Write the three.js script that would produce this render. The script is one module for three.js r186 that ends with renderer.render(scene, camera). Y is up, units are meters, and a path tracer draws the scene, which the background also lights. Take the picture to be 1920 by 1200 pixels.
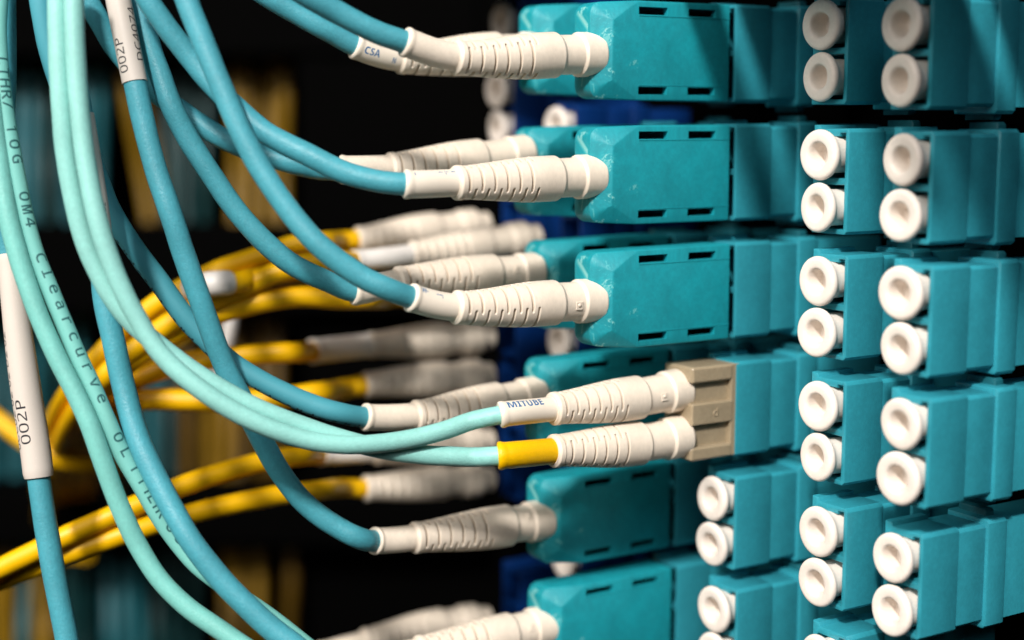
import * as THREE from 'three';
import { RoundedBoxGeometry } from 'three/addons/geometries/RoundedBoxGeometry.js';
import { ConvexGeometry } from 'three/addons/geometries/ConvexGeometry.js';
import { mergeGeometries, mergeVertices, toCreasedNormals } from 'three/addons/utils/BufferGeometryUtils.js';
import { RectAreaLightUniformsLib } from 'three/addons/lights/RectAreaLightUniformsLib.js';
import { Brush, Evaluator, SUBTRACTION } from 'three-bvh-csg';

// ---------------------------------------------------------------- camera, lamps, exposure
const W = 1920, H = 1200, FPX = 2750, PITCH = Math.atan(370 / FPX);
const MM = 0.001, DS = 0.859;
const scene = new THREE.Scene();
scene.background = new THREE.Color(0x000000);
const camera = new THREE.PerspectiveCamera(2 * Math.atan(600 / FPX) * 180 / Math.PI, 1.6, 0.01, 20);
const DIST = 191;                                     // millimetres from the lens to the middle of the front row
const FWD = new THREE.Vector3(0, -Math.sin(PITCH), -Math.cos(PITCH));
const UPC = new THREE.Vector3(0, Math.cos(PITCH), -Math.sin(PITCH));
const EYE = FWD.clone().multiplyScalar(-DIST);        // millimetres
camera.position.copy(EYE).multiplyScalar(MM);
camera.lookAt(0, 0, 0);
camera.focus = 0.178;
camera.userData.fStop = 10;
const renderer = new THREE.WebGLRenderer({ antialias: true });
renderer.setSize(1024, 640);
renderer.toneMapping = THREE.LinearToneMapping;
renderer.toneMappingExposure = 1.13;
renderer.shadowMap.enabled = true;
RectAreaLightUniformsLib.init();
const LDIR = new THREE.Vector3(-0.2, 0.63, 0.75).normalize();   // from the scene towards the key lamp
function lamp(name, label, at, w, h, intensity, color, glow) {
  const t = new THREE.Group(); t.name = name; t.userData = { label, category: 'lamp' };
  t.position.copy(at); t.lookAt(0, 0, 0); scene.add(t);
  const back = new THREE.Mesh(new RoundedBoxGeometry(w * 1.12, h * 1.12, 0.03, 3, 0.006), new THREE.MeshStandardMaterial({ color: 0x222222, roughness: 0.6 }));
  back.name = 'lamp_housing'; back.position.z = -0.02; t.add(back);
  const face = new THREE.Mesh(new THREE.PlaneGeometry(w, h), new THREE.MeshStandardMaterial({ color: 0x111111, emissive: color, emissiveIntensity: glow }));
  face.name = 'lamp_diffuser'; face.position.z = -0.003; t.add(face);
  const l = new THREE.RectAreaLight(color, intensity, w, h); l.position.copy(at); l.lookAt(0, 0, 0); scene.add(l);
}
lamp('spot_panel_lamp', 'small bright lamp panel high in front of the patch panel', LDIR.clone().multiplyScalar(0.95), 0.074, 0.074, 560, 0xfff8f0, 3);
lamp('added_left_fill_lamp', 'wide soft fill lamp added out of view at the upper left', new THREE.Vector3(-0.62, 0.52, 0.58).multiplyScalar(0.95), 0.8, 0.6, 3.7, 0xfff6ec, 1);  // fill added to brighten noses, caps and cables from the left; unseen source
lamp('added_top_fill_lamp', 'wide soft fill lamp added out of view above and before the rack', new THREE.Vector3(0.35, 0.8, 0.75), 0.9, 0.5, 0.8, 0xf8f8ff, 1);  // weak overhead fill, added to soften the key lamp shadows; unseen source

// ---------------------------------------------------------------- helpers
const v3 = (x, y, z) => new THREE.Vector3(x, y, z);
function P(px, py, D) { // pixel of the 1920 x 1200 photograph and depth in mm -> point in mm
  const x = (px - 960) / FPX * D, y = (600 - py) / FPX * D;
  return EYE.clone().addScaledVector(v3(1, 0, 0), x).addScaledVector(UPC, y).addScaledVector(FWD, D);
}
function rng(seed) { let a = seed; return () => { a |= 0; a = a + 0x6D2B79F5 | 0; let t = Math.imul(a ^ a >>> 15, 1 | a); t = t + Math.imul(t ^ t >>> 7, 61 | t) ^ t; return ((t ^ t >>> 14) >>> 0) / 4294967296; }; }
const names = {};
function numbered(n) { names[n] = (names[n] ?? -1) + 1; return names[n] ? n + '_' + String(names[n]).padStart(3, '0') : n; }
function tag(o, label, category, group) { o.userData.label = label; o.userData.category = category; if (group) o.userData.group = group; return o; }
function thing(name, label, category, at, turn = 0, group) {
  const o = new THREE.Group(); o.name = numbered(name); o.position.copy(at).multiplyScalar(MM); o.rotation.y = turn;
  scene.add(o); return tag(o, label, category, group);
}
function shaded(m) { m.castShadow = m.receiveShadow = true; return m; }
function part(name, geo, mat, parent) { // geometry in mm, in the parent's axes
  const g = geo.clone(); g.scale(MM, MM, MM);
  const m = shaded(new THREE.Mesh(g, mat)); m.name = name; parent.add(m); return m;
}
function single(name, geo, mat, at, label, category, group, kind) {
  const g = geo.clone(); g.translate(-at.x, -at.y, -at.z); g.scale(MM, MM, MM);
  const m = shaded(new THREE.Mesh(g, mat)); m.name = numbered(name); m.position.copy(at).multiplyScalar(MM); scene.add(m);
  if (kind) { m.userData.kind = kind; return m; }
  return tag(m, label, category, group);
}
function boxUV(geo, s = 1) { // uv in mm by the way each face points
  const g = geo.index ? geo.toNonIndexed() : geo.clone();
  const p = g.attributes.position, uv = new Float32Array(p.count * 2), a = v3(), b = v3(), c = v3(), n = v3();
  for (let i = 0; i < p.count; i += 3) {
    a.fromBufferAttribute(p, i); b.fromBufferAttribute(p, i + 1); c.fromBufferAttribute(p, i + 2);
    n.crossVectors(b.clone().sub(a), c.clone().sub(a));
    const ax = Math.abs(n.x), ay = Math.abs(n.y), az = Math.abs(n.z);
    [a, b, c].forEach((q, k) => {
      const [u, v] = az >= ax && az >= ay ? [q.x, q.y] : ax >= ay ? [q.z, q.y] : [q.x, q.z];
      uv[(i + k) * 2] = u * s; uv[(i + k) * 2 + 1] = v * s;
    });
  }
  g.setAttribute('uv', new THREE.BufferAttribute(uv, 2));
  return g;
}

// ---------------------------------------------------------------- textures and materials
function noiseField(n, seed, octaves) {
  const r = rng(seed), out = new Float32Array(n * n);
  let amp = 1, sum = 0;
  for (const cells of octaves) {
    const g = new Float32Array(cells * cells).map(() => r());
    for (let y = 0; y < n; y++) for (let x = 0; x < n; x++) {
      const fx = x / n * cells, fy = y / n * cells, ix = Math.floor(fx), iy = Math.floor(fy);
      let tx = fx - ix, ty = fy - iy; tx = tx * tx * (3 - 2 * tx); ty = ty * ty * (3 - 2 * ty);
      const q = (i, j) => g[((iy + j) % cells) * cells + (ix + i) % cells];
      out[y * n + x] += amp * ((q(0, 0) * (1 - tx) + q(1, 0) * tx) * (1 - ty) + (q(0, 1) * (1 - tx) + q(1, 1) * tx) * ty);
    }
    sum += amp; amp *= 0.75;
  }
  return out.map((x) => x / sum);
}
function tex(n, fn, srgb, rep) {
  const d = new Uint8Array(n * n * 4);
  for (let i = 0; i < n * n; i++) { const c = fn(i); d[i * 4] = c[0]; d[i * 4 + 1] = c[1]; d[i * 4 + 2] = c[2]; d[i * 4 + 3] = 255; }
  const t = new THREE.DataTexture(d, n, n); t.wrapS = t.wrapT = THREE.RepeatWrapping; t.magFilter = THREE.LinearFilter; t.minFilter = THREE.LinearMipmapLinearFilter; t.generateMipmaps = true;
  if (srgb) t.colorSpace = THREE.SRGBColorSpace;
  t.repeat.set(rep, rep); t.needsUpdate = true; return t;
}
const fine = noiseField(512, 11, [64, 128, 256]);
const broad = noiseField(512, 23, [6, 14, 40, 128]);
const grain = tex(512, (i) => { const v = 255 * fine[i]; return [v, v, v]; }, false, 1 / 14);
const rough = tex(512, (i) => { const v = 255 * (0.55 + 0.45 * (0.5 * broad[i] + 0.5 * fine[i])); return [v, v, v]; }, false, 1 / 14);
function mottled(hex, amount, rep = 1 / 22) { // a base colour with slight uneven pigment
  const c = new THREE.Color(hex); c.convertLinearToSRGB();
  return tex(256, (i) => {
    const y = Math.floor(i / 256), x = i % 256, k = (y * 2) * 512 + x * 2;
    const f = 1 + amount * ((broad[k] - 0.5) * 1.6 + (fine[k] - 0.5) * 1.2);
    return [Math.min(255, c.r * 255 * f), Math.min(255, c.g * 255 * f), Math.min(255, c.b * 255 * f)];
  }, true, rep);
}
function plastic(hex, o = {}) {
  return new THREE.MeshPhysicalMaterial({ map: mottled(hex, o.mottle ?? 0.1), roughness: o.rough ?? 0.55, roughnessMap: o.even ? null : rough, bumpMap: grain, bumpScale: o.bump ?? 0.00003, metalness: 0, ior: o.ior ?? 1.45, clearcoat: o.coat ?? 0, clearcoatRoughness: 0.3 });
}
const M = {
  teal: plastic('#2f93a5', { rough: 0.46, bump: 0.00002, mottle: 0.08 }),
  tealIn: plastic('#13606c', { rough: 0.7 }),
  housing: plastic('#1393a1', { rough: 0.42, bump: 0.000012 }),
  navy: plastic('#052f6c', { rough: 0.5 }),
  blueCable: plastic('#4598a8', { rough: 0.62, mottle: 0.09, bump: 0.00004 }),
  mintCable: plastic('#8ac8c2', { rough: 0.6, mottle: 0.07, bump: 0.00003 }),
  mintGreen: plastic('#74bdb6', { rough: 0.6, mottle: 0.07, bump: 0.00003 }),
  yellow: plastic('#eeb800', { rough: 0.42, mottle: 0.03, bump: 0.000005, even: true }),
  yellowSleeve: plastic('#ecb800', { rough: 0.5, mottle: 0.05 }),
  cream: plastic('#e8dccc', { rough: 0.5, mottle: 0.06, bump: 0.000012 }),
  cap: plastic('#efe6dd', { rough: 0.55, mottle: 0.04, bump: 0.00002 }),
  white: plastic('#efebe7', { rough: 0.5, mottle: 0.05 }),
  paper: plastic('#ded6ce', { rough: 0.4, mottle: 0.05 }),
  beige: plastic('#a2937a', { rough: 0.4, mottle: 0.08 }),
  black: new THREE.MeshPhysicalMaterial({ color: 0x020202, roughness: 0.8, specularIntensity: 0.05 }),
  dark: new THREE.MeshPhysicalMaterial({ color: 0x010101, roughness: 0.9, specularIntensity: 0.03 }),
  bgTealShaded: plastic('#1b5c66', { rough: 0.6 }), bgGreenShaded: plastic('#0d3638', { rough: 0.6 }), bgYellowShaded: plastic('#7e600a', { rough: 0.6 }), bgBrownShaded: plastic('#5a4310', { rough: 0.6 }),  // far cable colours darkened, with the shade of the rack put into them
};

// ---------------------------------------------------------------- swept tubes
class Path {
  constructor(pts) {
    this.c = new THREE.CatmullRomCurve3(pts, false, 'centripetal');
    const n = Math.max(400, pts.length * 60);
    this.pts = []; this.s = [0];
    for (let i = 0; i <= n; i++) { this.pts.push(this.c.getPoint(i / n)); if (i) this.s.push(this.s[i - 1] + this.pts[i].distanceTo(this.pts[i - 1])); }
    this.len = this.s[n]; this.n = n; this.k = pts.length - 1;
  }
  sOf(ctrl) { const f = ctrl / this.k * this.n, i = Math.min(this.n - 1, Math.floor(f)); return this.s[i] + (this.s[i + 1] - this.s[i]) * (f - i); }
  at(s) {
    if (s < -1e-6) return this.pts[0].clone().addScaledVector(this.tan(0), s);
    if (s > this.len + 1e-6) return this.pts[this.n].clone().addScaledVector(this.tan(this.len), s - this.len);
    let lo = 0, hi = this.n; while (hi - lo > 1) { const m = (lo + hi) >> 1; if (this.s[m] <= s) lo = m; else hi = m; }
    return this.pts[lo].clone().lerp(this.pts[hi], (s - this.s[lo]) / (this.s[hi] - this.s[lo] || 1));
  }
  tan(s) { const e = Math.min(0.25, this.len / 4), a = Math.max(0, Math.min(this.len - 2 * e, s - e)); return this.at(a + 2 * e).sub(this.at(a)).normalize(); }
}
const VIEW = FWD.clone().negate();
function sweep(path, s0, s1, radius, o = {}) {
  const rad = o.radial ?? 24, nA = o.axial ?? Math.max(8, Math.ceil((s1 - s0) / 0.8));
  let ss = []; for (let i = 0; i <= nA; i++) ss.push(i / nA);
  for (const b of o.breaks ?? []) ss.push(b - 1e-4, b + 1e-4);
  ss = ss.filter((t) => t >= 0 && t <= 1).sort((a, b) => a - b);
  const pos = [], uv = [], idx = [], cols = rad + 1;
  const len = s1 - s0;
  for (const t of ss) {
    const s = s0 + t * len, p = path.at(s), T = path.tan(s);
    const B = v3().crossVectors(T, VIEW).normalize(), N = v3().crossVectors(B, T);
    for (let j = 0; j <= rad; j++) {
      const phi = -Math.PI + j / rad * 2 * Math.PI, r = radius(t, phi);
      const c = Math.cos(phi), sn = Math.sin(phi);
      pos.push(p.x + r * (c * N.x + sn * B.x), p.y + r * (c * N.y + sn * B.y), p.z + r * (c * N.z + sn * B.z));
      if (o.unit) uv.push(o.flipU ? 1 - t : t, o.flipV ? 1 - j / rad : j / rad); else uv.push(s, j / rad * 6.2832 * 1.5);
    }
  }
  const nr = ss.length;
  for (let i = 0; i < nr - 1; i++) for (let j = 0; j < rad; j++) { const a = i * cols + j, b = a + cols; idx.push(a, a + 1, b, b, a + 1, b + 1); }
  const g = new THREE.BufferGeometry();
  g.setAttribute('position', new THREE.Float32BufferAttribute(pos, 3)); g.setAttribute('uv', new THREE.Float32BufferAttribute(uv, 2)); g.setIndex(idx);
  g.computeVertexNormals();
  const n = g.attributes.normal, a = v3(), b = v3();
  for (let i = 0; i < nr; i++) { a.fromBufferAttribute(n, i * cols); b.fromBufferAttribute(n, i * cols + rad); a.add(b).normalize(); n.setXYZ(i * cols, a.x, a.y, a.z); n.setXYZ(i * cols + rad, a.x, a.y, a.z); }
  // closed ends
  const ends = [];
  for (const [row, t, sg] of [[0, 0, -1], [nr - 1, 1, 1]]) {
    const s = s0 + t * len, p = path.at(s), T = path.tan(s).multiplyScalar(sg), ep = [p.x, p.y, p.z], en = [T.x, T.y, T.z], eu = [uv[row * cols * 2], 0.02], ei = [];
    for (let j = 0; j <= rad; j++) { const k = (row * cols + j) * 3; ep.push(pos[k], pos[k + 1], pos[k + 2]); en.push(T.x, T.y, T.z); eu.push(uv[row * cols * 2], 0.02); if (j < rad) sg > 0 ? ei.push(0, j + 1, j + 2) : ei.push(0, j + 2, j + 1); }
    const e = new THREE.BufferGeometry(); e.setAttribute('position', new THREE.Float32BufferAttribute(ep, 3)); e.setAttribute('uv', new THREE.Float32BufferAttribute(eu, 2)); e.setAttribute('normal', new THREE.Float32BufferAttribute(en, 3)); e.setIndex(ei); ends.push(e);
  }
  return mergeGeometries([g, ...ends]);
}
let wobN = 0;
const wob = (r, len) => { const k = ++wobN * 1.7; return (t, phi) => r * (1 + 0.011 * Math.sin(t * len * 0.21 + k) + 0.007 * Math.sin(t * len * 0.53 + 2 * phi + k * 3) + 0.006 * Math.sin(t * len * 1.1 - phi + k * 5)); };
const sm = (a, b, x) => { const t = Math.min(1, Math.max(0, (x - a) / (b - a))); return t * t * (3 - 2 * t); };

// ---------------------------------------------------------------- writing
function canvasTex(w, h, draw) {
  const c = document.createElement('canvas'); c.width = w; c.height = h; draw(c.getContext('2d'), w, h);
  const t = new THREE.CanvasTexture(c); t.colorSpace = THREE.SRGBColorSpace; t.anisotropy = 8; return t;
}
function printed(base, t) { return new THREE.MeshPhysicalMaterial({ map: t, roughness: base.roughness, metalness: 0, ior: 1.45 }); }
function speckle(x, w, h, hex, seed, amt = 10) {
  x.fillStyle = hex; x.fillRect(0, 0, w, h);
  const r = rng(seed), c = new THREE.Color(hex).convertLinearToSRGB();
  for (let i = 0; i < 1500; i++) { const f = (r() - 0.5) * amt / 128; x.fillStyle = `rgba(${Math.round(255 * Math.min(1, Math.max(0, c.r + f)))},${Math.round(255 * Math.min(1, Math.max(0, c.g + f)))},${Math.round(255 * Math.min(1, Math.max(0, c.b + f)))},0.5)`; const s = 1 + r() * 6; x.fillRect(r() * w, r() * h, s, s); }
}

// ---------------------------------------------------------------- adapters
const ANG = 31.6 * Math.PI / 180, AW = 6.0;           // the panel's outward axis lies 31.6 degrees before the picture plane
const axisN = (a) => v3(-Math.cos(a), 0, Math.sin(a)), axisP = (a) => v3(Math.sin(a), 0, Math.cos(a));
function extr(shape, x0, x1, bevel = 0.2) {          // shape in (towards the near side, up), extruded along the outward axis from x0 to x1
  const g = new THREE.ExtrudeGeometry(shape, { depth: x1 - x0 - 2 * bevel, bevelEnabled: true, bevelThickness: bevel, bevelSize: bevel, bevelOffset: -bevel, bevelSegments: 2, curveSegments: 8 });
  g.translate(0, 0, bevel); g.rotateY(Math.PI / 2); g.translate(x0, 0, 0);
  return boxUV(toCreasedNormals(g, 0.5));
}
function poly(pts, holes = []) { const s = new THREE.Shape(pts.map((p) => new THREE.Vector2(...p))); for (const h of holes) s.holes.push(new THREE.Path(h.map((p) => new THREE.Vector2(...p)))); return s; }
const rectP = (u0, v0, u1, v1) => [[u0, v0], [u1, v0], [u1, v1], [u0, v1]];
const chamP = (u0, v0, u1, v1, c) => [[u0, v0], [u1 - c, v0], [u1, v0 + c], [u1, v1 - c], [u1 - c, v1], [u0, v1]];
const HW = AW / 2;
const ringOuter = [[-HW, -6.3], [HW - 0.42, -6.3], [HW, -5.9], [HW, 5.85], [HW - 0.42, 6.3], [-1.75, 6.25], [-1.95, 6.72], [-HW, 6.72]];
const portA = [[-2.3, 0.4], [2.35, 0.4], [2.35, 5.75], [1.45, 5.75], [1.35, 5.35], [-2.0, 5.35], [-2.3, 5.0]];
const portB = [[-2.3, -5.7], [2.35, -5.7], [2.35, -0.4], [-2.3, -0.4]];
const G = {
  front: extr(poly(ringOuter, [portA, portB]), -5.95, 0, 0.17),
  mid: extr(poly(chamP(-2.85, -6.0, 2.86, 5.98, 0.4)), -10.6, -5.9, 0.22),
  flange: extr(poly(chamP(-3.2, -6.8, 3.25, 6.5, 0.4)), -13.9, -10.6, 0.28),
  rear: extr(poly(rectP(-2.8, -6.0, 2.9, 6.0)), -26, -13.9, 0.16),
  ear: extr(poly([[-2.7, -7.5], [1.3, -7.5], [1.6, -7.2], [1.6, 7.0], [1.3, 7.3], [-2.7, 7.3]]), -13.4, -12.0, 0.15),
  key: extr(poly(rectP(1.2, -0.3, 2.45, 0.2)), -1.2, -0.12, 0.08),
};
function makeAdapter(mats, label, group) {
  const t = new THREE.Group(); t.name = numbered('fiber_adapter'); tag(t, label, 'adapter', group); scene.add(t);
  part('front_sleeve', G.front, mats[0], t); part('body', G.mid, mats[0], t); part('flange', G.flange, mats[0], t); part('rear_body', G.rear, mats[0], t); part('key_tab', G.key, mats[0], t); part('mounting_ear', G.ear, mats[1], t);
  return t;
}
const adapterProto = {};
function adapter(key, mats, label, group) {
  if (!adapterProto[key]) return adapterProto[key] = makeAdapter(mats, label, group);
  const c = adapterProto[key].clone(); c.name = numbered('fiber_adapter'); c.userData = { label, category: 'adapter', group }; scene.add(c); return c;
}
const SEAT = {};                                      // seat of every adapter: point in the middle of its front, outward axis angle
function placeAdapter(key, o, px, y0, y1, D, da = 0, roll = 0) {
  const a = ANG + da, edge = P(px, (y0 + y1) / 2, D), c = edge.clone().addScaledVector(axisP(a), -HW);
  o.position.copy(c).multiplyScalar(MM); o.rotation.set(0, Math.PI + a, roll, 'YXZ');
  SEAT[key] = { c, a, o, roll }; return o;
}
const rowWord = ['first', 'second', 'third', 'fourth', 'fifth', 'sixth'];
const colWord = { right: 'rightmost column', middle: 'second column from the right', front: 'third column from the right', back: 'half hidden fourth column' };
const what = {
  right: () => 'two white caps', middle: () => 'two white caps',
  front: (r) => r < 3 ? 'sharp teal housing' : r === 3 ? 'beige clip' : 'two white caps',
  back: () => 'teal housing',
};
const cols = {
  right: { D: 162.4, px: [1748, 1748, 1747, 1743, 1728, 1728], y: [[-9, 204], [247, 460], [500, 711], [748, 959], [1003, 1205], [1250, 1450]], D4: 168 },
  middle: { D: 173.6, px: [1590, 1590, 1588, 1585, 1586, 1588], y: [[-7, 196], [243, 440], [480, 678], [716, 914], [955, 1150], [1193, 1390]] },
  front: { D: 191, px: [1380, 1380, 1380, 1380, 1380, 1382], y: [[9, 191], [233, 414], [454, 637], [679, 858], [893, 1074], [1106, 1284]] },
  back: { D: 208, px: [1254, 1245, 1264, 1264, 1268, 1270], y: [[12, 184], [233, 402], [438, 606], [650, 816], [862, 1028], [1058, 1226]] },
};
const rA = rng(77);
for (const [cn, c] of Object.entries(cols)) c.y.forEach(([y0, y1], r) => {
  if (cn === 'right' && r === 5) return;
  const o = adapter('teal', [M.teal, M.tealIn], `teal adapter ${rowWord[r]} from the top, ${colWord[cn]}, ${what[cn](r)}`, 'teal adapters');
  placeAdapter(cn + r, o, c.px[r], y0, y1, cn === 'right' && r === 4 ? c.D4 : c.D, (rA() - 0.5) * 0.012, (rA() - 0.5) * 0.008);
});
// blue adapters farther back
const blue = {
  deep: { D: 238, px: 972, y: [[-78, 77], [126, 282], [366, 520], [590, 746], [794, 948], [1066, 1222]] },
  shallow: { D: 228, px: 1086, y: [[-60, 100], [194, 355], [398, 556], [600, 758], [806, 964], [1012, 1170]] },
};
for (const [cn, c] of Object.entries(blue)) c.y.forEach(([y0, y1], r) => {
  if (cn === 'shallow' && r === 0) return;
  const o = adapter('navy', [M.navy, M.navy], `dark blue adapter ${rowWord[cn === 'shallow' ? r - 1 : r]} from the top in the ${cn === 'deep' ? 'left' : 'right'} blurred blue column`, 'dark blue adapters');
  placeAdapter(cn + r, o, c.px + [0, -6, 4, -3, 2, 5][r], y0, y1, c.D, (rA() - 0.5) * 0.05, (rA() - 0.5) * 0.03);
});
function onSeat(key, x, y, z = 0) { const s = SEAT[key]; return s.c.clone().addScaledVector(axisN(s.a), x).add(v3(0, y, 0)).addScaledVector(axisP(s.a), z); }

// ---------------------------------------------------------------- dust caps
const capProfile = [[0, -2.6], [0.7, -2.6], [1.1, -2.55], [1.24, -2.35], [1.28, -1.6], [1.33, -0.9], [1.42, -0.42], [1.56, -0.16], [1.75, -0.04], [2.1, 0], [2.5, -0.01], [2.76, -0.09], [2.93, -0.26], [3.0, -0.5], [2.96, -0.76], [2.8, -0.94], [2.55, -1.1], [2.36, -1.35], [2.26, -1.7], [2.22, -2.4], [2.2, -4], [2.2, -6], [0, -6]];
const capGeo = (() => { // lathe about y, then laid along the outward axis
  const sp = new THREE.SplineCurve(capProfile.slice(0, 21).map((p) => new THREE.Vector2(...p))).getPoints(90);
  sp[0].x = 0; for (const q of sp) q.x = Math.max(0, q.x);
  sp.push(new THREE.Vector2(2.2, -5.2), new THREE.Vector2(0, -5.2));
  const g = new THREE.LatheGeometry(sp.reverse(), 56); g.rotateZ(-Math.PI / 2); return boxUV(g);
})();
// keep the smooth normals of the lathe
const capSmooth = (() => { const g = capGeo.clone(); const p = g.attributes.position; g.deleteAttribute('normal'); const u = g.attributes.uv; const m = toCreasedNormals(g, 0.7); m.setAttribute('uv', u); return m; })();
let capProto = null;
function cap(key, up, label) {
  const s = SEAT[key];
  let m;
  if (!capProto) { const g = capSmooth.clone(); g.scale(MM, MM, MM); m = capProto = shaded(new THREE.Mesh(g, M.cap)); } else m = capProto.clone();
  m.name = numbered('dust_plug'); m.userData = { label, category: 'dust cap', group: 'white dust caps' };
  m.position.copy(onSeat(key, 2.15 + (rA() - 0.5) * 0.5, (up ? 3.12 : -3.12) + (rA() - 0.5) * 0.12, 0.05)).multiplyScalar(MM);
  m.rotation.set(0, Math.PI + s.a + (rA() - 0.5) * 0.16, (rA() - 0.5) * 0.12, 'YXZ'); m.rotateX(rA() * 6); m.scale.setScalar(0.975 + 0.05 * rA()); scene.add(m); return m;
}
const capCol = { right: 'rightmost column', middle: 'second column from the right', front: 'third column from the right' };
for (const cn of ['right', 'middle', 'front']) for (let r = cn === 'front' ? 4 : 0; r < (cn === 'right' ? 5 : 6); r++) for (const up of [true, false])
  cap(cn + r, up, `white cap, ${up ? 'upper' : 'lower'} port, ${rowWord[r]} teal adapter, ${capCol[cn]}`);
for (const [k, up, where] of [['deep0', false, 'above the topmost plug'], ['deep1', true, 'just below the topmost plug'], ['deep1', false, 'above the second plug'], ['shallow1', true, 'peeping over the second far housing'], ['shallow3', true, 'under the third sharp plug'], ['shallow5', true, 'between the two lowest far housings']])
  cap(k, up, `blurred white dust cap in a dark blue adapter ${where}`);

// ---------------------------------------------------------------- teal plug housings
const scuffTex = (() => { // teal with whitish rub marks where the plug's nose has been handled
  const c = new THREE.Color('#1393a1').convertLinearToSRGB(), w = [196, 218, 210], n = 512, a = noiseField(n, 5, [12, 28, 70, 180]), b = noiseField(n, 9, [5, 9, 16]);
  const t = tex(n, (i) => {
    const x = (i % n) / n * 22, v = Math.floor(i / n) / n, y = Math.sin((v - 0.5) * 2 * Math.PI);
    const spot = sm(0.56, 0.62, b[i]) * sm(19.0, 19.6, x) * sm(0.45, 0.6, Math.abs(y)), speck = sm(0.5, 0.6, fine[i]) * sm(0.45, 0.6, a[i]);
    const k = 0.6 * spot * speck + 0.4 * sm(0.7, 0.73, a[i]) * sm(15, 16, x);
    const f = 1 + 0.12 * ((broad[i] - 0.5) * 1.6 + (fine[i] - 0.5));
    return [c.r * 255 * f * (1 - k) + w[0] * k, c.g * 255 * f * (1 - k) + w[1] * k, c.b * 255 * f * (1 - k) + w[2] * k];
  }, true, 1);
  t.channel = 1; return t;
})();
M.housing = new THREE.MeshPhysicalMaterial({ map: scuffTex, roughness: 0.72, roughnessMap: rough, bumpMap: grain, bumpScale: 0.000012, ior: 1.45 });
const housingGeo = (() => {
  const pts = [], z0 = -HW, add = (x, y, z) => pts.push(v3(x, y, z));
  const trap = (i, z) => { add(1.2, 6.2 - i, z); add(1.2, -6.2 + i, z); add(15.9 - i * 0.4, 6.15 - i, z); add(15.9 - i * 0.4, -6.15 + i, z); add(19.8 - i, 3.75 - i * 0.4, z); add(19.8 - i, -3.75 + i * 0.4, z); };
  trap(0.34, z0); trap(0.1, z0 + 0.1); trap(0, z0 + 0.34);
  for (const [z, i] of [[-0.9, 0], [2.1, 0], [2.6, 0.1], [2.85, 0.35], [2.95, 0.7]]) {
    add(1.25, 6.15 - i, z); add(1.25, -6.15 + i, z);
    for (const sy of [1, -1]) for (let k = 0; k <= 6; k++) { const t = k / 6 * Math.PI / 2, R = 1.55; add(21.6 - R + R * Math.sin(t) - i, sy * (5.95 - R + R * Math.cos(t) - i), z); }
  }
  let g = new ConvexGeometry(pts); g = mergeVertices(g); g.computeVertexNormals();
  g = boxUV(toCreasedNormals(g.toNonIndexed(), 0.45));
  const ev = new Evaluator(); ev.useGroups = false;
  let br = new Brush(g); br.updateMatrixWorld();
  for (const x of [11.0 + 2.45, 3.3 + 2.4]) for (const y of [4.92, -4.92]) {
    const b = boxUV(new THREE.BoxGeometry(x > 9 ? 4.5 : 4.4, 0.95, 3.0)); const k = new Brush(b); k.position.set(x, y, z0); k.updateMatrixWorld();
    br = ev.evaluate(br, k, SUBTRACTION); br.updateMatrixWorld();
  }
  { const k = new Brush(boxUV(new RoundedBoxGeometry(15.5, 11.0, 4.4, 2, 0.3))); k.position.set(9.6, 0, 0.1); k.updateMatrixWorld(); br = ev.evaluate(br, k, SUBTRACTION); }
  const out = br.geometry.index ? br.geometry.toNonIndexed() : br.geometry, p = out.attributes.position, u1 = new Float32Array(p.count * 2);
  for (let i = 0; i < p.count; i += 3) { // second uv set: along the plug, and round it
    const v = [0, 1, 2].map((k) => Math.atan2(p.getY(i + k), -(p.getZ(i + k) + 0.4)) / (2 * Math.PI) + 0.5), m = Math.max(...v);
    for (let k = 0; k < 3; k++) { u1[(i + k) * 2] = p.getX(i + k) / 22; u1[(i + k) * 2 + 1] = m - v[k] > 0.5 ? v[k] + 1 : v[k]; }
  }
  out.setAttribute('uv1', new THREE.BufferAttribute(u1, 2));
  return out;
})();
const dotGeo = (() => { const g = new THREE.SphereGeometry(0.42, 16, 10); g.scale(0.35, 1, 1); return boxUV(g); })();
const lineGeo = (() => { const g = boxUV(new RoundedBoxGeometry(14.6, 0.1, 0.12, 2, 0.045)); g.setAttribute('uv1', g.attributes.uv); return g; })();

// ---------------------------------------------------------------- cords
function along(key, px, y = 0) { // distance from the adapter's front at which its axis crosses the pixel column px
  const s = SEAT[key], q = s.c.clone().sub(EYE), X0 = q.x, D0 = q.dot(FWD), n = axisN(s.a), sd = n.dot(FWD), x = px - 960;
  return (FPX * X0 - x * D0) / (x * sd + FPX * Math.cos(s.a));
}
const depthAt = (key, px) => { const s = SEAT[key]; return s.c.clone().sub(EYE).dot(FWD) + along(key, px) * axisN(s.a).dot(FWD); };
const collarR = 2.75, shaftR = 2.42, bootR = 2.8;
function groove(t, phi, roll) {                        // strain relief slots, two opposite ones per ring, turned by 90 degrees from ring to ring
  const u0 = 0.27, u1 = 0.945, n = 12; if (t < u0 || t > u1) return 0;
  const f = (t - u0) / (u1 - u0) * n, k = Math.floor(f), x = Math.abs(f - k - 0.5);
  const ph = phi - roll - (k % 2 ? Math.PI / 2 : 0);
  const w = Math.abs(((ph % Math.PI) + Math.PI) % Math.PI - Math.PI / 2);      // 0 at the middle of a slot
  const span = 1 - sm(0.8, 0.88, w), across = 1 - sm(0.11, 0.2, x);
  return span * across;
}
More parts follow.
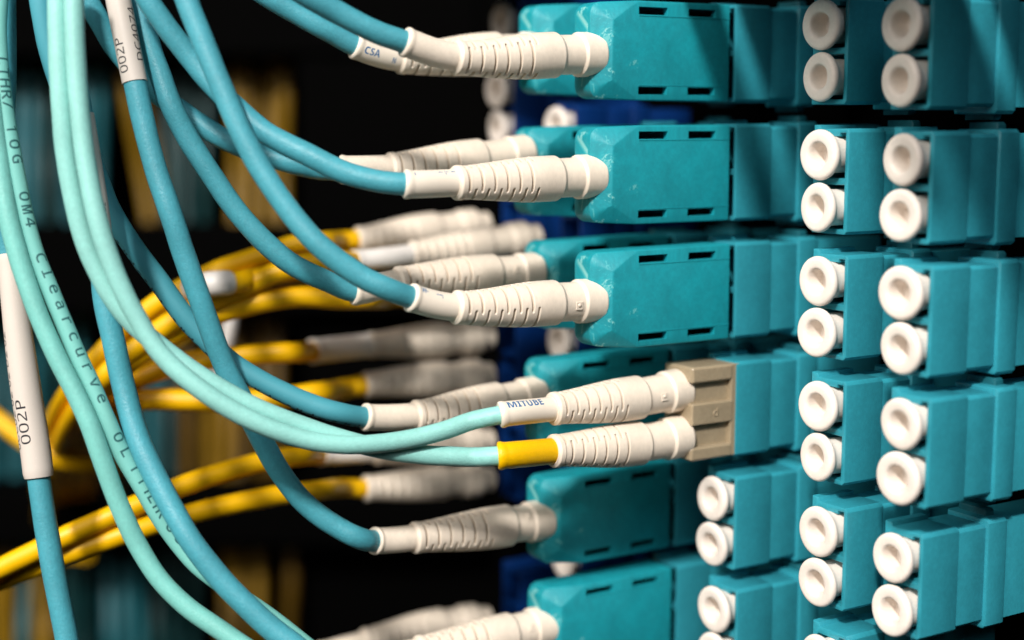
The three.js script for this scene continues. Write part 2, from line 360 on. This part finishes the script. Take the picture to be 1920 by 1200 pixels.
/* o: key, seat, pts (plug start, boot start, boot end, sleeve end as pixels), cable ([px, py, D] in mm / DS), materials */
function cordParts(t, o) {
  const key = o.key, base = t.position.clone().divideScalar(MM);
  const ctrl = o.pts.map(([x, y], i) => P(x, y, (o.dz ?? 0) + depthAt(key, x) + (o.near?.[i] ?? 0)));
  const first = ctrl[1].clone().sub(ctrl[0]).normalize();
  const start = ctrl[0].clone().addScaledVector(first, -(o.hid ?? 2.2));
  const cab = (o.cable ?? []).map(([x, y, D]) => P(x, y, D * DS));
  const path = new Path([start, ...ctrl, ...cab]);
  const s = [0, 1, 2, 3, 4].map((k) => path.sOf(k));
  const loc = (g) => g.translate(-base.x, -base.y, -base.z);
  const q = o.quality ?? 1, roll = o.roll ?? 0;
  // plug collar and shaft
  const Ls = s[2] - s[0], cl = o.collarLen ?? 2.9;
  part('plug_shaft', loc(sweep(path, s[0], s[2] + 0.6, (x) => {
    const d = x * (Ls + 0.6) + 2.2 - (o.hid ?? 2.2); const lip = 1 - sm(2.2 + cl, 2.55 + cl, d);
    return d < 2.05 ? 2.0 : shaftR + (collarR - shaftR) * lip - (d < 2.35 ? 0.22 * (1 - (d - 2.05) / 0.3) : 0);
  }, { radial: q > 0.5 ? 56 : 24, axial: q > 0.5 ? 110 : 24, breaks: [(2.05 - 2.2 + (o.hid ?? 2.2)) / (Ls + 0.6)] })), M.cream, t);
  if (o.mark) { // small square tooling mark on the shaft
    const sMk = s[0] + (o.hid ?? 2.2) + (s[2] - s[0] - (o.hid ?? 2.2)) * 0.72, T = path.tan(sMk), B = v3().crossVectors(T, VIEW).normalize(), N = v3().crossVectors(B, T), a0 = o.mark;
    const out = N.clone().multiplyScalar(Math.cos(a0)).addScaledVector(B, Math.sin(a0)), side = v3().crossVectors(T, out);
    const fr = mergeGeometries([boxUV(new RoundedBoxGeometry(0.95, 1.0, 0.2, 2, 0.05)), boxUV(new THREE.SphereGeometry(0.24, 12, 8).scale(1, 1, 0.7).translate(0.05, -0.1, 0.1))]);
    fr.applyMatrix4(new THREE.Matrix4().makeBasis(T.clone(), side.clone().negate(), out)); const at = path.at(sMk).addScaledVector(out, shaftR - 0.02); fr.translate(at.x, at.y, at.z);
    part('embossed_mark', loc(fr), M.cream, t);
  }
  // boot
  const Lb = s[3] - s[2], rEnd = o.bootEnd ?? 1.95;
  part('strain_relief_boot', loc(sweep(path, s[2], s[3], (x, phi) => {
    let r = bootR - (bootR - rEnd) * sm(0.18, 1.05, x);
    r -= 0.38 * (1 - sm(0, 0.045, x));
    r += 0.1 * sm(0.925, 0.94, x);
    r -= 0.3 * sm(0.975, 1, x);
    return r - (o.flat ? 0.35 : 0.95) * groove(x, phi, roll);
  }, { radial: q > 0.5 ? 96 : 32, axial: q > 0.5 ? 340 : 80 })), o.bootMat ?? M.cream, t);
  // sleeve
  const rs = o.sleeveR ?? 1.55, rc = o.cableR ?? 1.2;
  if (!o.noSleeve) {
    const se = part('crimp_sleeve', loc(sweep(path, s[3] - 1.2, s[4], (x) => {
      const d = (1 - x) * (s[4] - s[3] + 1.2);
      return rs + 0.1 * (1 - sm(0.4, 0.9, d)) - (d < 0.16 ? 0.16 - d : 0);
    }, { radial: 40, axial: 60, unit: !!o.print, flipU: true, breaks: [] })), o.print ?? o.sleeveMat ?? M.cream, t);
    if (o.sleeveLabel) se.userData.label = o.sleeveLabel;
  }
  const c0 = o.noSleeve ? s[3] - 0.8 : s[4] - 1.2;
  if (cab.length) {
    const cb = part('cable', loc(sweep(path, c0, path.len, wob(rc, path.len), { radial: 28, axial: Math.ceil((path.len - c0) / 0.9), unit: !!o.cablePrint, flipV: o.flipV })), o.cablePrint ?? o.cableMat, t);
    for (const lb of o.labels ?? []) part('cable_label', loc(sweep(path, path.sOf(lb.from), path.sOf(lb.to), () => lb.r ?? rc + 0.16, { radial: 36, axial: 40, unit: true, flipV: lb.flipV ?? true })), lb.mat, t).userData.label = lb.label;
  }
  return path;
}
function housing(t, key, o = {}) {
  const h = new THREE.Group(); h.name = 'plug_housing'; const s = SEAT[key];
  h.rotation.set(0, Math.PI + s.a + (o.yaw ?? 0), o.roll ?? s.roll, 'YXZ'); t.add(h);
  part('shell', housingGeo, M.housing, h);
  for (const y of [4.28, -4.28]) { const m = part('mould_line', lineGeo, M.housing, h); m.position.set(8.4 * MM, y * MM, -(HW + 0.0) * MM); }
  for (const y of [3.35, -3.35]) { const d = part('mould_mark', dotGeo, M.white, h); d.position.set(20.35 * MM, y * MM, -1.75 * MM); d.rotation.y = 0.9; }
  return h;
}

// writing on sleeves
const ink = '#1a5f96';
function sleevePrint(draw, seed) { return printed(M.cream, canvasTex(512, 512, (x, w, h) => { speckle(x, w, h, '#e9dfd0', seed); x.fillStyle = ink; x.textAlign = 'left'; x.textBaseline = 'middle'; draw(x, w, h); })); }
const prCsa = sleevePrint((x, w, h) => { x.font = 'bold 62px sans-serif'; x.save(); x.translate(62, h * 0.525); x.scale(1.3, 1); x.fillText('CSA', 0, 0); x.restore(); x.font = 'bold 50px sans-serif'; x.fillText('N', 330, h * 0.57); }, 3);
const prDash = sleevePrint((x, w, h) => { x.fillRect(60, h * 0.355, 8, 26); x.fillRect(262, h * 0.36, 44, 7); x.fillRect(322, h * 0.345, 7, 34); x.fillRect(335, h * 0.36, 22, 6); x.fillRect(380, h * 0.36, 40, 8); }, 4);
const prW = sleevePrint((x, w, h) => { x.font = 'bold 58px sans-serif'; x.save(); x.translate(50, h * 0.35); x.fillText('W-', 0, 0); x.restore(); x.fillRect(200, h * 0.36, 60, 7); x.fillRect(256, h * 0.36, 7, 26); x.fillRect(452, h * 0.36, 26, 9); }, 5);
const prMitube = sleevePrint((x, w, h) => { x.save(); x.font = 'bold 74px sans-serif'; x.translate(40, h * 0.365); x.scale(1.05, 1); x.fillText('MITUBE', 0, 0); x.restore(); }, 6);

function cord(label, key, o, house) {
  const t = thing('patch_cable', label, 'patch cable', SEAT[key].c, 0, o.group);
  if (house) housing(t, key, house === true ? {} : house);
  cordParts(t, o); return t;
}
const gF = 'sharp front cords in teal housings', gB = 'cords in the far teal housings';
const rcBlue = 1.32;
cord('blue cord in the topmost front teal housing, sleeve bent upwards', 'front0', { key: 'front0', group: gF, pts: [[1119, 102], [1046, 103], [850, 107], [757, 78]], cable: [[705, 60, 195.5], [640, 27, 194], [575, -9, 192], [500, -58, 190]], cableMat: M.blueCable, cableR: rcBlue, sleeveR: 1.68, roll: -0.35 }, true);
cord('blue cord in the second front teal housing, small blue dashes on its sleeve', 'front1', { key: 'front1', group: gF, pts: [[1119, 330], [1046, 334], [850, 343], [757, 345]], cable: [[700, 338, 197], [640, 321, 197], [583, 293, 197], [500, 250, 198], [443, 202, 199], [400, 160, 200], [360, 112, 200], [317, 57, 199], [277, 0, 198], [245, -55, 198]], cableMat: M.blueCable, cableR: rcBlue, sleeveR: 1.62, roll: 0.15, print: prDash }, true);
cord('blue cord in the third front teal housing, its cable crossing two others', 'front2', { key: 'front2', group: gF, pts: [[1119, 563], [1046, 567], [850, 576], [768, 557]], cable: [[728, 542, 195.5], [680, 520, 195], [600, 461, 194], [533, 383, 194], [467, 278, 194], [417, 167, 194], [383, 83, 194], [350, 0, 194], [332, -55, 194]], cableMat: M.blueCable, cableR: rcBlue, sleeveR: 1.62, mark: -0.25, roll: 0.5, print: prW }, true);

cord('blue cord in the topmost far housing, letters on its sleeve under another cable', 'back0', { key: 'back0', group: gB, pts: [[1014, 98], [938, 99], [745, 108], [664, 84]], cable: [[630, 66, 215], [600, 50, 214], [545, 19, 213], [500, -8, 212], [440, -50, 212]], cableMat: M.blueCable, cableR: 1.36, sleeveR: 1.7, roll: 0.1, print: prCsa }, true);
cord('blue cord in the second far housing, boot hidden behind the sharp second one', 'back1', { key: 'back1', group: gB, pts: [[988, 290], [905, 299], [727, 316], [637, 318]], cable: [[598, 317, 217], [550, 307, 216], [500, 292, 216], [417, 259, 216], [330, 201, 216], [283, 165, 215], [217, 90, 214], [190, 45, 213], [160, -5, 212], [130, -55, 212]], cableMat: M.blueCable, cableR: 1.36, sleeveR: 1.75, roll: 0.2 }, true);
cord('blue cord in the third far housing, cable curving down in front of the yellow ones', 'back2', { key: 'back2', group: gB, pts: [[1006, 511], [932, 515], [742, 530], [662, 546]].map(([x, y]) => [x, y]), cable: [[620, 530, 214], [550, 497, 212], [500, 457, 211], [443, 395, 210], [400, 333, 209], [353, 260, 208], [320, 195, 207], [300, 140, 207], [283, 93, 207], [265, 33, 207], [252, -10, 207], [238, -60, 207]], cableMat: M.blueCable, cableR: 1.36, sleeveR: 1.7, mark: 0.2, roll: 0.6 }, true);
const prC3 = (() => printed(M.blueCable, canvasTex(2048, 256, (x, w, h) => {
  speckle(x, w, h, '#4598a8', 31); x.fillStyle = '#10262e'; const r = rng(8);
  for (let i = 0; i < 34; i++) { const u = 12 + i * 40 + r() * 6; const k = i % 4; const y = h * 0.315;
    if (k === 0) x.fillRect(u, y, 22, 7); else if (k === 1) { x.fillRect(u, y, 6, 16); x.fillRect(u, y, 22, 6); } else if (k === 2) { x.fillRect(u, y - 4, 5, 18); x.fillRect(u + 14, y - 4, 5, 18); x.fillRect(u, y + 4, 18, 5); } else x.fillRect(u + 4, y + 2, 14, 9); }
})))();
cord('blue cord in the fourth far housing, black print along its lower edge', 'back3', { key: 'back3', group: gB, pts: [[1012, 741], [940, 754], [775, 780], [682, 782]], cable: [[632, 773, 214], [580, 757, 213.5], [500, 720, 213], [430, 676, 212.5], [350, 598, 211.5], [300, 530, 211], [250, 463, 210], [205, 390, 209], [180, 325, 208], [155, 255, 207], [118, 170, 206], [92, 90, 205], [76, 0, 204], [66, -60, 204]], cablePrint: prC3, flipV: true, cableR: 1.32, sleeveR: 1.7, roll: 0.35 }, true);
const labelMat = (lines, seed, w = 1024, h = 512) => printed(M.paper, canvasTex(w, h, (x) => {
  speckle(x, w, h, '#d0c8c0', seed); x.fillStyle = '#26262c'; x.textBaseline = 'middle';
  for (const l of lines) { x.save(); x.font = `${l.bold ?? ''} ${l.size}px sans-serif`; x.translate(l.x, l.y); x.scale(l.sx ?? 1, 1); x.fillText(l.text, 0, 0); x.restore(); }
}));
const lab1 = labelMat([{ text: '002P', x: 70, y: 215, size: 92, sx: 1.5 }, { text: 'DC4074', x: 150, y: 352, size: 80, sx: 1.7 }], 41);
cord('blue cord in the fifth far housing, white wrapped label high on its cable', 'back4', { key: 'back4', group: gB, pts: [[1024, 973], [960, 984], [772, 1009], [700, 1014]], cable: [[676, 1010, 214.5], [633, 989, 214], [573, 945, 213], [527, 888, 211.5], [493, 829, 210], [453, 750, 208], [423, 690, 207], [400, 633, 206], [377, 567, 205], [347, 483, 204], [320, 400, 203], [292, 317, 203], [270, 233, 203], [252, 150, 203], [234, 60, 203], [222, 0, 203], [208, -70, 203]], cableMat: M.blueCable, cableR: 1.36, sleeveR: 1.68, mark: 0.5, roll: 0.25, labels: [{ from: 5 + 12.95, to: 5 + 16, r: 1.5, mat: lab1, label: 'white wrapped label reading 002P' }] }, true);
cord('blue cord in the lowest far housing at the bottom edge', 'back5', { key: 'back5', group: gB, pts: [[1030, 1170], [962, 1186], [780, 1222], [695, 1232]], cable: [[640, 1230, 215], [560, 1240, 215], [500, 1260, 215]], cableMat: M.blueCable, cableR: 1.36, sleeveR: 1.68, mark: 0.3, roll: 0.4 }, true);

// the duplex cord with the beige clip
{
  const key = 'front3', s = SEAT[key];
  const t = thing('duplex_patch_cable', 'mint green duplex cord with beige clip, one white and one yellow sleeve', 'patch cable', s.c);
  const clip = new THREE.Group(); clip.name = 'duplex_clip'; clip.rotation.set(0, Math.PI + s.a, s.roll, 'YXZ'); t.add(clip);
  const rb = (x0, x1, y0, y1, z0, z1, r = 0.3) => { const g = new RoundedBoxGeometry(x1 - x0, y1 - y0, z1 - z0, 3, r); g.translate((x0 + x1) / 2, (y0 + y1) / 2, (z0 + z1) / 2); return boxUV(g); };
  part('clip_core', mergeGeometries([rb(0.3, 7.0, -5.9, 5.9, -2.1, 2.4, 0.25), rb(-0.6, 0.75, -6.0, 6.1, -2.85, 2.85, 0.12)]), M.beige, clip);
  part('clip_bar', rb(0.5, 7.3, 4.0, 6.15, -2.95, 2.9, 0.4), M.beige, clip);
  part('clip_bar', rb(0.5, 7.3, -6.1, -4.3, -2.95, 2.9, 0.4), M.beige, clip);
  part('clip_block', rb(0.5, 7.2, -1.45, 1.35, -2.95, 2.9, 0.22), M.beige, clip);
  const ring = new THREE.TorusGeometry(0.3, 0.1, 8, 20); ring.rotateY(Math.PI); const stem = new THREE.CapsuleGeometry(0.09, 0.9, 4, 8); stem.translate(-0.32, 0.15, 0);
  const mk = mergeGeometries([boxUV(ring), boxUV(stem)]); mk.translate(3.4, -0.1, -2.97); part('embossed_mark', mk, M.beige, clip);
  cordParts(t, { key, start: onSeat(key, 3.2, 3.1), pts: [[1279, 729], [1203, 744], [1033, 767], [936, 778]], cable: [[885, 789, 205], [827, 809, 203.5], [740, 828, 201.5], [640, 834, 199], [555, 820, 197.5], [472, 788, 196], [388, 739, 195], [305, 668, 194.5], [255, 592, 194], [222, 525, 193.5], [188, 430, 193], [164, 320, 193], [148, 190, 193], [140, 60, 193], [138, -60, 193]], cableMat: M.mintCable, cableR: 1.12, sleeveR: 1.52, mark: -0.15, roll: 0.45, print: prMitube, sleeveLabel: 'white sleeve printed in blue', collarLen: 2.8, hid: 0.15 });
  cordParts(t, { key, start: onSeat(key, 3.2, -3.2), pts: [[1280, 817], [1206, 830], [1033, 846], [933, 855]], cable: [[890, 857, 205.5], [850, 856, 205], [773, 851, 204], [720, 843, 203], [640, 823, 201.5], [555, 795, 200], [472, 761, 198.5], [388, 713, 197.5], [300, 650, 197], [235, 590, 196.5], [195, 530, 196], [162, 460, 195.5], [140, 380, 195], [124, 290, 194.5], [114, 170, 194], [109, 60, 194], [107, -60, 194]], cableMat: M.mintCable, cableR: 1.18, sleeveR: 1.62, roll: 1.35, sleeveMat: M.yellowSleeve, sleeveLabel: 'yellow sleeve', collarLen: 2.8, hid: 0.15 });
}

// loose cables at the left
function looseCable(name, label, pts, r, mat, o = {}) {
  const w = pts.map(([x, y, D]) => P(x, y, D * DS)), path = new Path(w), at = w[0];
  const g = sweep(path, 0, path.len, wob(r, path.len), { radial: 28, axial: Math.ceil(path.len / 0.9), unit: !!o.print, flipV: o.flipV });
  if (!o.labels) return single(name, g, o.print ?? mat, at, label, 'cable', o.group);
  const t = thing(name, label, 'cable', at, 0, o.group);
  part('cable_jacket', g.translate(-at.x, -at.y, -at.z), mat, t);
  for (const lb of o.labels) {
    const p = part('cable_label', sweep(path, path.sOf(lb.from), path.sOf(lb.to), lb.shape ?? (() => lb.r), { radial: 36, axial: 50, unit: true, flipV: true }).translate(-at.x, -at.y, -at.z), lb.mat, t);
    if (lb.label) p.userData.label = lb.label;
  }
  return t;
}
const prOm4 = printed(M.mintGreen, canvasTex(2048, 160, (x, w, h) => {
  speckle(x, w, h, '#74bdb6', 51); x.fillStyle = '#123a3c'; x.textBaseline = 'middle'; x.font = 'bold 46px monospace';
  const put = (str, u, pitch) => [...str].forEach((ch, i) => x.fillText(ch, u + i * pitch, h * 0.378));
  x.font = 'bold 43px monospace'; x.fillStyle = 'rgba(18,66,70,0.8)';
  put('LTHR/', 234, 27); put('1', 402, 30); put('OG', 440, 37); put('OM4', 571, 33); put('Clearcurve', 729, 42); put('OL', 1209, 42); put('1', 1297, 30); put('1', 1333, 30); put('TLTR', 1362, 21); put('OG', 1470, 36);
}));
looseCable('printed_cable', 'mint green cable with black printed lettering running down the left side', [[2, -60, 203], [-4, 60, 202], [2, 150, 201], [13, 230, 201], [27, 310, 201], [43, 390, 201], [66, 475, 201], [97, 550, 201], [122, 610, 201], [150, 676, 201], [178, 735, 201], [200, 787, 201], [226, 845, 201.5], [264, 910, 202], [298, 968, 202.5], [333, 1018, 203], [375, 1065, 203], [440, 1112, 203], [510, 1160, 203], [580, 1215, 203], [640, 1260, 203]], 1.06, null, { print: prOm4, flipV: true });
looseCable('plain_cable', 'plain mint green cable lying left of the printed one, crossing the yellow pair', [[-30, 60, 200], [-16, 180, 200], [-3, 290, 200], [16, 410, 199.5], [46, 517, 199.5], [76, 600, 199.5], [110, 676, 199.5], [143, 740, 199.5], [170, 800, 199.5], [200, 885, 200], [229, 960, 200.5], [260, 1025, 201], [300, 1087, 201], [350, 1137, 201], [420, 1186, 201], [500, 1240, 201]], 1.16, M.mintGreen);
const lab2 = labelMat([{ text: '002P', x: 150, y: 236, size: 84, sx: 1.1 }, { text: '0CC02 02 02 D2 02', x: 130, y: 168, size: 66, sx: 0.95 }], 43);
looseCable('labelled_cable', 'blue cable at the left edge with long white label reading 002P', [[134, 1250, 212], [122, 1180, 212], [106, 1100, 212], [90, 1010, 212], [76, 920, 212], [66, 840, 212], [50, 740, 212], [36, 640, 212], [24, 540, 212], [16, 470, 212], [8, 380, 211], [4, 280, 210], [8, 150, 209], [8, 20, 209], [6, -60, 209]], 1.42, M.blueCable, { labels: [{ from: 4.32, to: 9.05, r: 1.75, mat: lab2, label: 'white shrink label reading 002P', shape: (t) => 1.84 - 0.34 * sm(0.35, 1, t) - 0.2 * sm(0.96, 1, t) - 0.12 * (1 - sm(0, 0.012, t)) }] });
const lab3 = labelMat([{ text: '02 D2 02 D2', x: 80, y: 330, size: 54 }], 44);
looseCable('labelled_cable', 'blue cable behind the mint pair, emerging below it and running to the bottom', [[600, 1260, 199], [560, 1217, 199], [517, 1185, 199], [467, 1140, 199], [417, 1089, 199], [360, 1017, 199], [317, 943, 200], [283, 877, 201], [257, 817, 202], [233, 730, 203], [213, 640, 203], [196, 560, 203], [190, 480, 203], [181, 400, 203], [167, 310, 203], [152, 215, 203], [137, 120, 203], [124, 20, 203], [118, -60, 203]], 1.38, M.blueCable, { labels: [{ from: 12, to: 15, r: 1.52, mat: lab3, label: 'white wrapped label almost hidden by the mint cables' }] });

// ---------------------------------------------------------------- yellow cords
const gY = 'blurred yellow cords';
const yc = (label, key, o) => cord(label, key, { key, group: gY, cableMat: M.yellow, cableR: 1.5, quality: 0.4, flat: true, ...o });
yc('uppermost blurred yellow cord, cream boot ending under the second teal housing', 'deep2', { pts: [[890, 423], [822, 430], [668, 450], [640, 452]], noSleeve: true, cable: [[600, 454, 246], [555, 459, 245], [472, 486, 243], [413, 506, 241], [347, 538, 240], [284, 577, 240], [225, 628, 241], [180, 676, 242], [140, 722, 248], [108, 775, 268], [88, 830, 315], [80, 885, 430], [80, 960, 500], [80, 1040, 530]] });
yc('blurred yellow cord with white sleeve just below the uppermost yellow one', 'shallow2', { pts: [[984, 447], [916, 457], [770, 478], [662, 490]], sleeveMat: M.white, cable: [[630, 490, 240], [576, 495, 239], [513, 514, 238], [451, 540, 237], [380, 572, 236], [310, 612, 236], [245, 662, 237], [190, 712, 238], [152, 760, 245], [122, 812, 268], [104, 860, 330], [98, 905, 430], [98, 970, 500], [98, 1040, 470]] });
yc('blurred yellow cord whose boot hides behind the third sharp plug', 'deep2', { pts: [[960, 536], [900, 540], [760, 556], [735, 558]], noSleeve: true, dz: 6, cable: [[690, 560, 244], [640, 560, 243], [560, 556, 241], [490, 566, 239], [410, 588, 238], [340, 618, 238], [275, 655, 238], [215, 705, 239], [172, 752, 246], [146, 800, 268], [128, 850, 330], [120, 900, 430], [118, 965, 500], [118, 1040, 470]] });
yc('blurred yellow cord with white sleeve in the upper port of the blue pair', 'deep3', { pts: [[897, 632], [838, 636], [690, 648], [585, 659]], sleeveMat: M.white, sleeveR: 1.9, cable: [[545, 661, 247], [500, 663, 246], [451, 667, 245], [347, 680, 245], [263, 708, 246], [205, 742, 252], [170, 790, 275], [150, 840, 335], [142, 895, 430], [140, 960, 500], [140, 1040, 470]] });
yc('blurred yellow cord without sleeve in the lower port of the blue pair', 'deep3', { pts: [[897, 705], [838, 709], [682, 722], [650, 728]], noSleeve: true, sleeveR: 1.9, cableR: 1.6, cable: [[597, 737, 248], [530, 746, 247], [440, 752, 246], [347, 750, 246], [263, 750, 247], [205, 766, 252], [180, 800, 275], [168, 845, 335], [162, 895, 430], [160, 960, 500], [160, 1040, 470]] });
yc('yellow cord running down to the left edge, its boot behind the mint cable', 'deep4', { pts: [[897, 830], [838, 836], [700, 846], [600, 853]], sleeveMat: M.white, cableR: 1.42, cable: [[560, 855, 244], [500, 864, 241], [400, 891, 236], [327, 917, 233], [250, 950, 230], [167, 986, 228], [110, 1012, 227], [60, 1037, 227], [0, 1066, 227], [-70, 1100, 227]] });
yc('lower yellow cord running down to the left edge, bare boot fully in view', 'deep4', { pts: [[897, 900], [838, 904], [682, 916], [650, 915]], noSleeve: true, cableR: 1.42, cable: [[600, 919, 246], [533, 927, 242], [400, 953, 236], [300, 980, 232], [233, 1002, 230], [133, 1036, 229.5], [67, 1062, 230], [0, 1088, 231], [-70, 1115, 232]] });
yc('blurred cord whose cream boot rises from the bottom edge', 'deep5', { pts: [[892, 1163], [834, 1172], [680, 1204], [600, 1225]], cable: [[540, 1245, 245], [480, 1270, 244]] });
looseCable('yellow_cable', 'blurred yellow cable with white label above the thick yellow bundle', [[560, 510, 258], [500, 516, 248], [442, 529, 234], [382, 535, 233], [330, 566, 246], [270, 612, 254], [215, 665, 255], [165, 725, 258], [132, 785, 280], [112, 840, 340], [106, 895, 430], [104, 960, 500], [104, 1040, 470]], 1.5, M.yellow, { group: gY, labels: [{ from: 2, to: 3.3, r: 1.3, mat: M.white, label: 'short white label', shape: (t) => 1.75 - 0.6 * (1 - sm(0, 0.2, t)) ** 2 }] });
looseCable('yellow_cable', 'blurred yellow cable at the left edge beside the long white label', [[-60, 745, 300], [0, 790, 300], [55, 832, 300], [120, 862, 300], [178, 872, 304], [212, 888, 350], [228, 930, 440], [230, 1000, 520]], 1.6, M.yellow, { group: gY });
looseCable('yellow_cable', 'blurred yellow cable hanging from the bundle behind the printed mint cable', [[360, 620, 290], [290, 668, 290], [245, 730, 291], [228, 800, 310], [232, 860, 370], [236, 920, 430], [238, 1000, 500]], 1.7, M.bgYellowShaded, { group: gY });
looseCable('yellow_cable', 'blurred yellow cable in the lower left of the thick bundle', [[330, 600, 275], [240, 690, 275], [180, 750, 280], [130, 810, 310], [100, 860, 370], [86, 920, 430], [80, 1000, 500]], 1.7, M.bgYellowShaded, { group: gY });
looseCable('white_cable', 'blurred white strip hanging behind the yellow cords', [[436, 560, 285], [430, 620, 285], [412, 690, 285], [396, 760, 285]], 1.2, M.white);

// ---------------------------------------------------------------- dark rack far behind
const bgD = 430 / DS;
const bgSets = [
  [60, 450, [[8, 'T'], [34, 'T'], [62, 'T'], [92, 'G'], [128, 'T'], [160, 'T'], [186, 'T'], [214, 'Y', 80], [240, 'B', 90], [318, 'G'], [350, 'G'], [384, 'G'], [440, 'Y'], [468, 'Y'], [508, 'Y'], [532, 'Y']]],
  [540, 935, [[-8, 'T'], [30, 'T'], [70, 'T'], [110, 'G'], [150, 'T'], [250, 'G'], [285, 'T'], [318, 'G'], [350, 'B'], [398, 'Y'], [424, 'Y'], [448, 'B'], [490, 'B'], [520, 'B']]],
  [985, 1300, [[-4, 'Y'], [18, 'Y'], [48, 'T'], [70, 'Y'], [92, 'Y'], [128, 'G'], [160, 'G'], [206, 'T'], [234, 'T'], [262, 'T'], [296, 'G'], [330, 'G'], [365, 'G'], [424, 'Y'], [450, 'Y'], [486, 'Y'], [545, 'B']]],
];
const bgMat = { T: M.bgTealShaded, G: M.bgGreenShaded, Y: M.bgYellowShaded, B: M.bgBrownShaded }, bgName = { T: 'teal', G: 'dark green', Y: 'yellow', B: 'brownish yellow' }, bgRow = ['top', 'middle', 'bottom'];
const rB = rng(5);
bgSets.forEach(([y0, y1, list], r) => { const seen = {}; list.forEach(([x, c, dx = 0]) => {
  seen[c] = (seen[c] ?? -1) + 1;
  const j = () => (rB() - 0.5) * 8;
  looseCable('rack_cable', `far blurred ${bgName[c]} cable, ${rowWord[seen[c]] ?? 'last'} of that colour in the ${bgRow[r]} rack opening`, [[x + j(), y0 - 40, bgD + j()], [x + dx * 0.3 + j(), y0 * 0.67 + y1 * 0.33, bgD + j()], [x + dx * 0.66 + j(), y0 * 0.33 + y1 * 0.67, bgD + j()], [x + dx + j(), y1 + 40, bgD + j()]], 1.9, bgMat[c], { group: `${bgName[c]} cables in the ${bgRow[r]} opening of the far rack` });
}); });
function shelf(x0, y0, x1, y1, Df, Db, label) { // a deep shelf: lower edge seen at its front, upper edge at its back
  const top = P(x0, y0, Db).y, bot = P(x0, y1, Df).y, a = P(x0, y1, Df), b = P(x1, y1, Df), zb = P(x0, y0, Db).z;
  const g = new RoundedBoxGeometry(b.x - a.x, Math.max(top - bot, 4), a.z - zb, 3, 1.5), c = v3((a.x + b.x) / 2, (top + bot) / 2, (a.z + zb) / 2); g.translate(c.x, c.y, c.z);
  single('shelf_or_shade_plate', g, M.black, c, label, 'rack shelf');
}
function slab(name, x0, y0, x1, y1, D, depth, label, category, kind, mat = M.black) {
  const a = P(x0, y0, D), b = P(x1, y1, D), g = new RoundedBoxGeometry(Math.abs(b.x - a.x), Math.abs(a.y - b.y), depth, 3, Math.min(2, depth / 3));
  const c = a.clone().add(b).multiplyScalar(0.5); g.translate(c.x, c.y, c.z - depth / 2); return single(name, g, mat, c, label, category, null, kind);
}
shelf(-500, -260, 900, 104, 408, 422, 'black rack shelf along the top behind the cables');
shelf(-500, 416, 900, 588, 408, 422, 'black rack shelf between the top and middle openings');
shelf(-500, 894, 900, 1026, 408, 422, 'black rack shelf between the middle and bottom openings');
shelf(640, -230, 1010, -96, 203, 250, 'black plate added out of view to shade the dark blue adapters');  // unseen plate added to keep the key lamp off the upper blue adapters
slab('rack_post', 566, -700, 1400, 1900, 420, 10, 'black rack post to the right of the blurred cables', 'rack post');
slab('rack_back_wall', -1400, -1400, 2600, 2600, 500, 6, null, null, 'structure', M.dark);
// the panel that holds the adapters
{
  const c = SEAT.front2.c.clone().addScaledVector(axisN(ANG), -27.5);
  const g = new RoundedBoxGeometry(1.5, 420, 190, 2, 0.3); g.rotateY(Math.PI + ANG); g.translate(c.x, c.y, c.z);
  single('mounting_plate', g, M.black, c, 'black panel sheet holding the rows of teal adapters', 'mounting plate');
}
// cables that hang before the panel above the frame and throw the slanting shadows
const overhead = [
  ['front2', [[1290, -60], [1322, 60], [1362, 200], [1415, 400]], 46], ['front2', [[1375, -90], [1420, 80], [1472, 250], [1530, 430]], 52], ['front2', [[1432, -80], [1478, 90], [1525, 270], [1580, 470]], 56],
  ['middle1', [[1560, -90], [1612, 60], [1665, 230], [1705, 420]], 48], ['middle1', [[1600, 60], [1640, 260], [1660, 420], [1690, 540]], 60], ['right1', [[1700, -120], [1765, 40], [1825, 210], [1860, 330]], 54], ['right1', [[1765, 200], [1800, 300], [1845, 440], [1888, 640]], 60],
  ['right1', [[1840, -100], [1880, 60], [1915, 200], [1950, 330]], 52], ['right1', [[1725, 170], [1765, 290], [1800, 380], [1830, 470]], 56],
];
overhead.forEach(([key, pts, t], i) => {
  const w = pts.map(([x, y]) => P(x, y, depthAt(key, x) - 2.5).addScaledVector(LDIR, Math.max(14, 22 + 0.1 * (y - 100)) + (t - 50) * 0.25)), path = new Path(w);
  const ext = [w[0].clone().addScaledVector(path.tan(0), -45), ...w, w[3].clone().addScaledVector(path.tan(path.len), 1.5)], p2 = new Path(ext);
  single('overhead_cable', sweep(p2, 0, p2.len, () => 2.3, { radial: 20 }), M.blueCable, w[0], `blue cable ${['first', 'second', 'third', 'fourth', 'fifth', 'sixth', 'seventh', 'eighth', 'ninth'][i]} from the left among those hanging above the picture`, 'cable', 'cables hanging above the picture');
});

renderer.render(scene, camera);
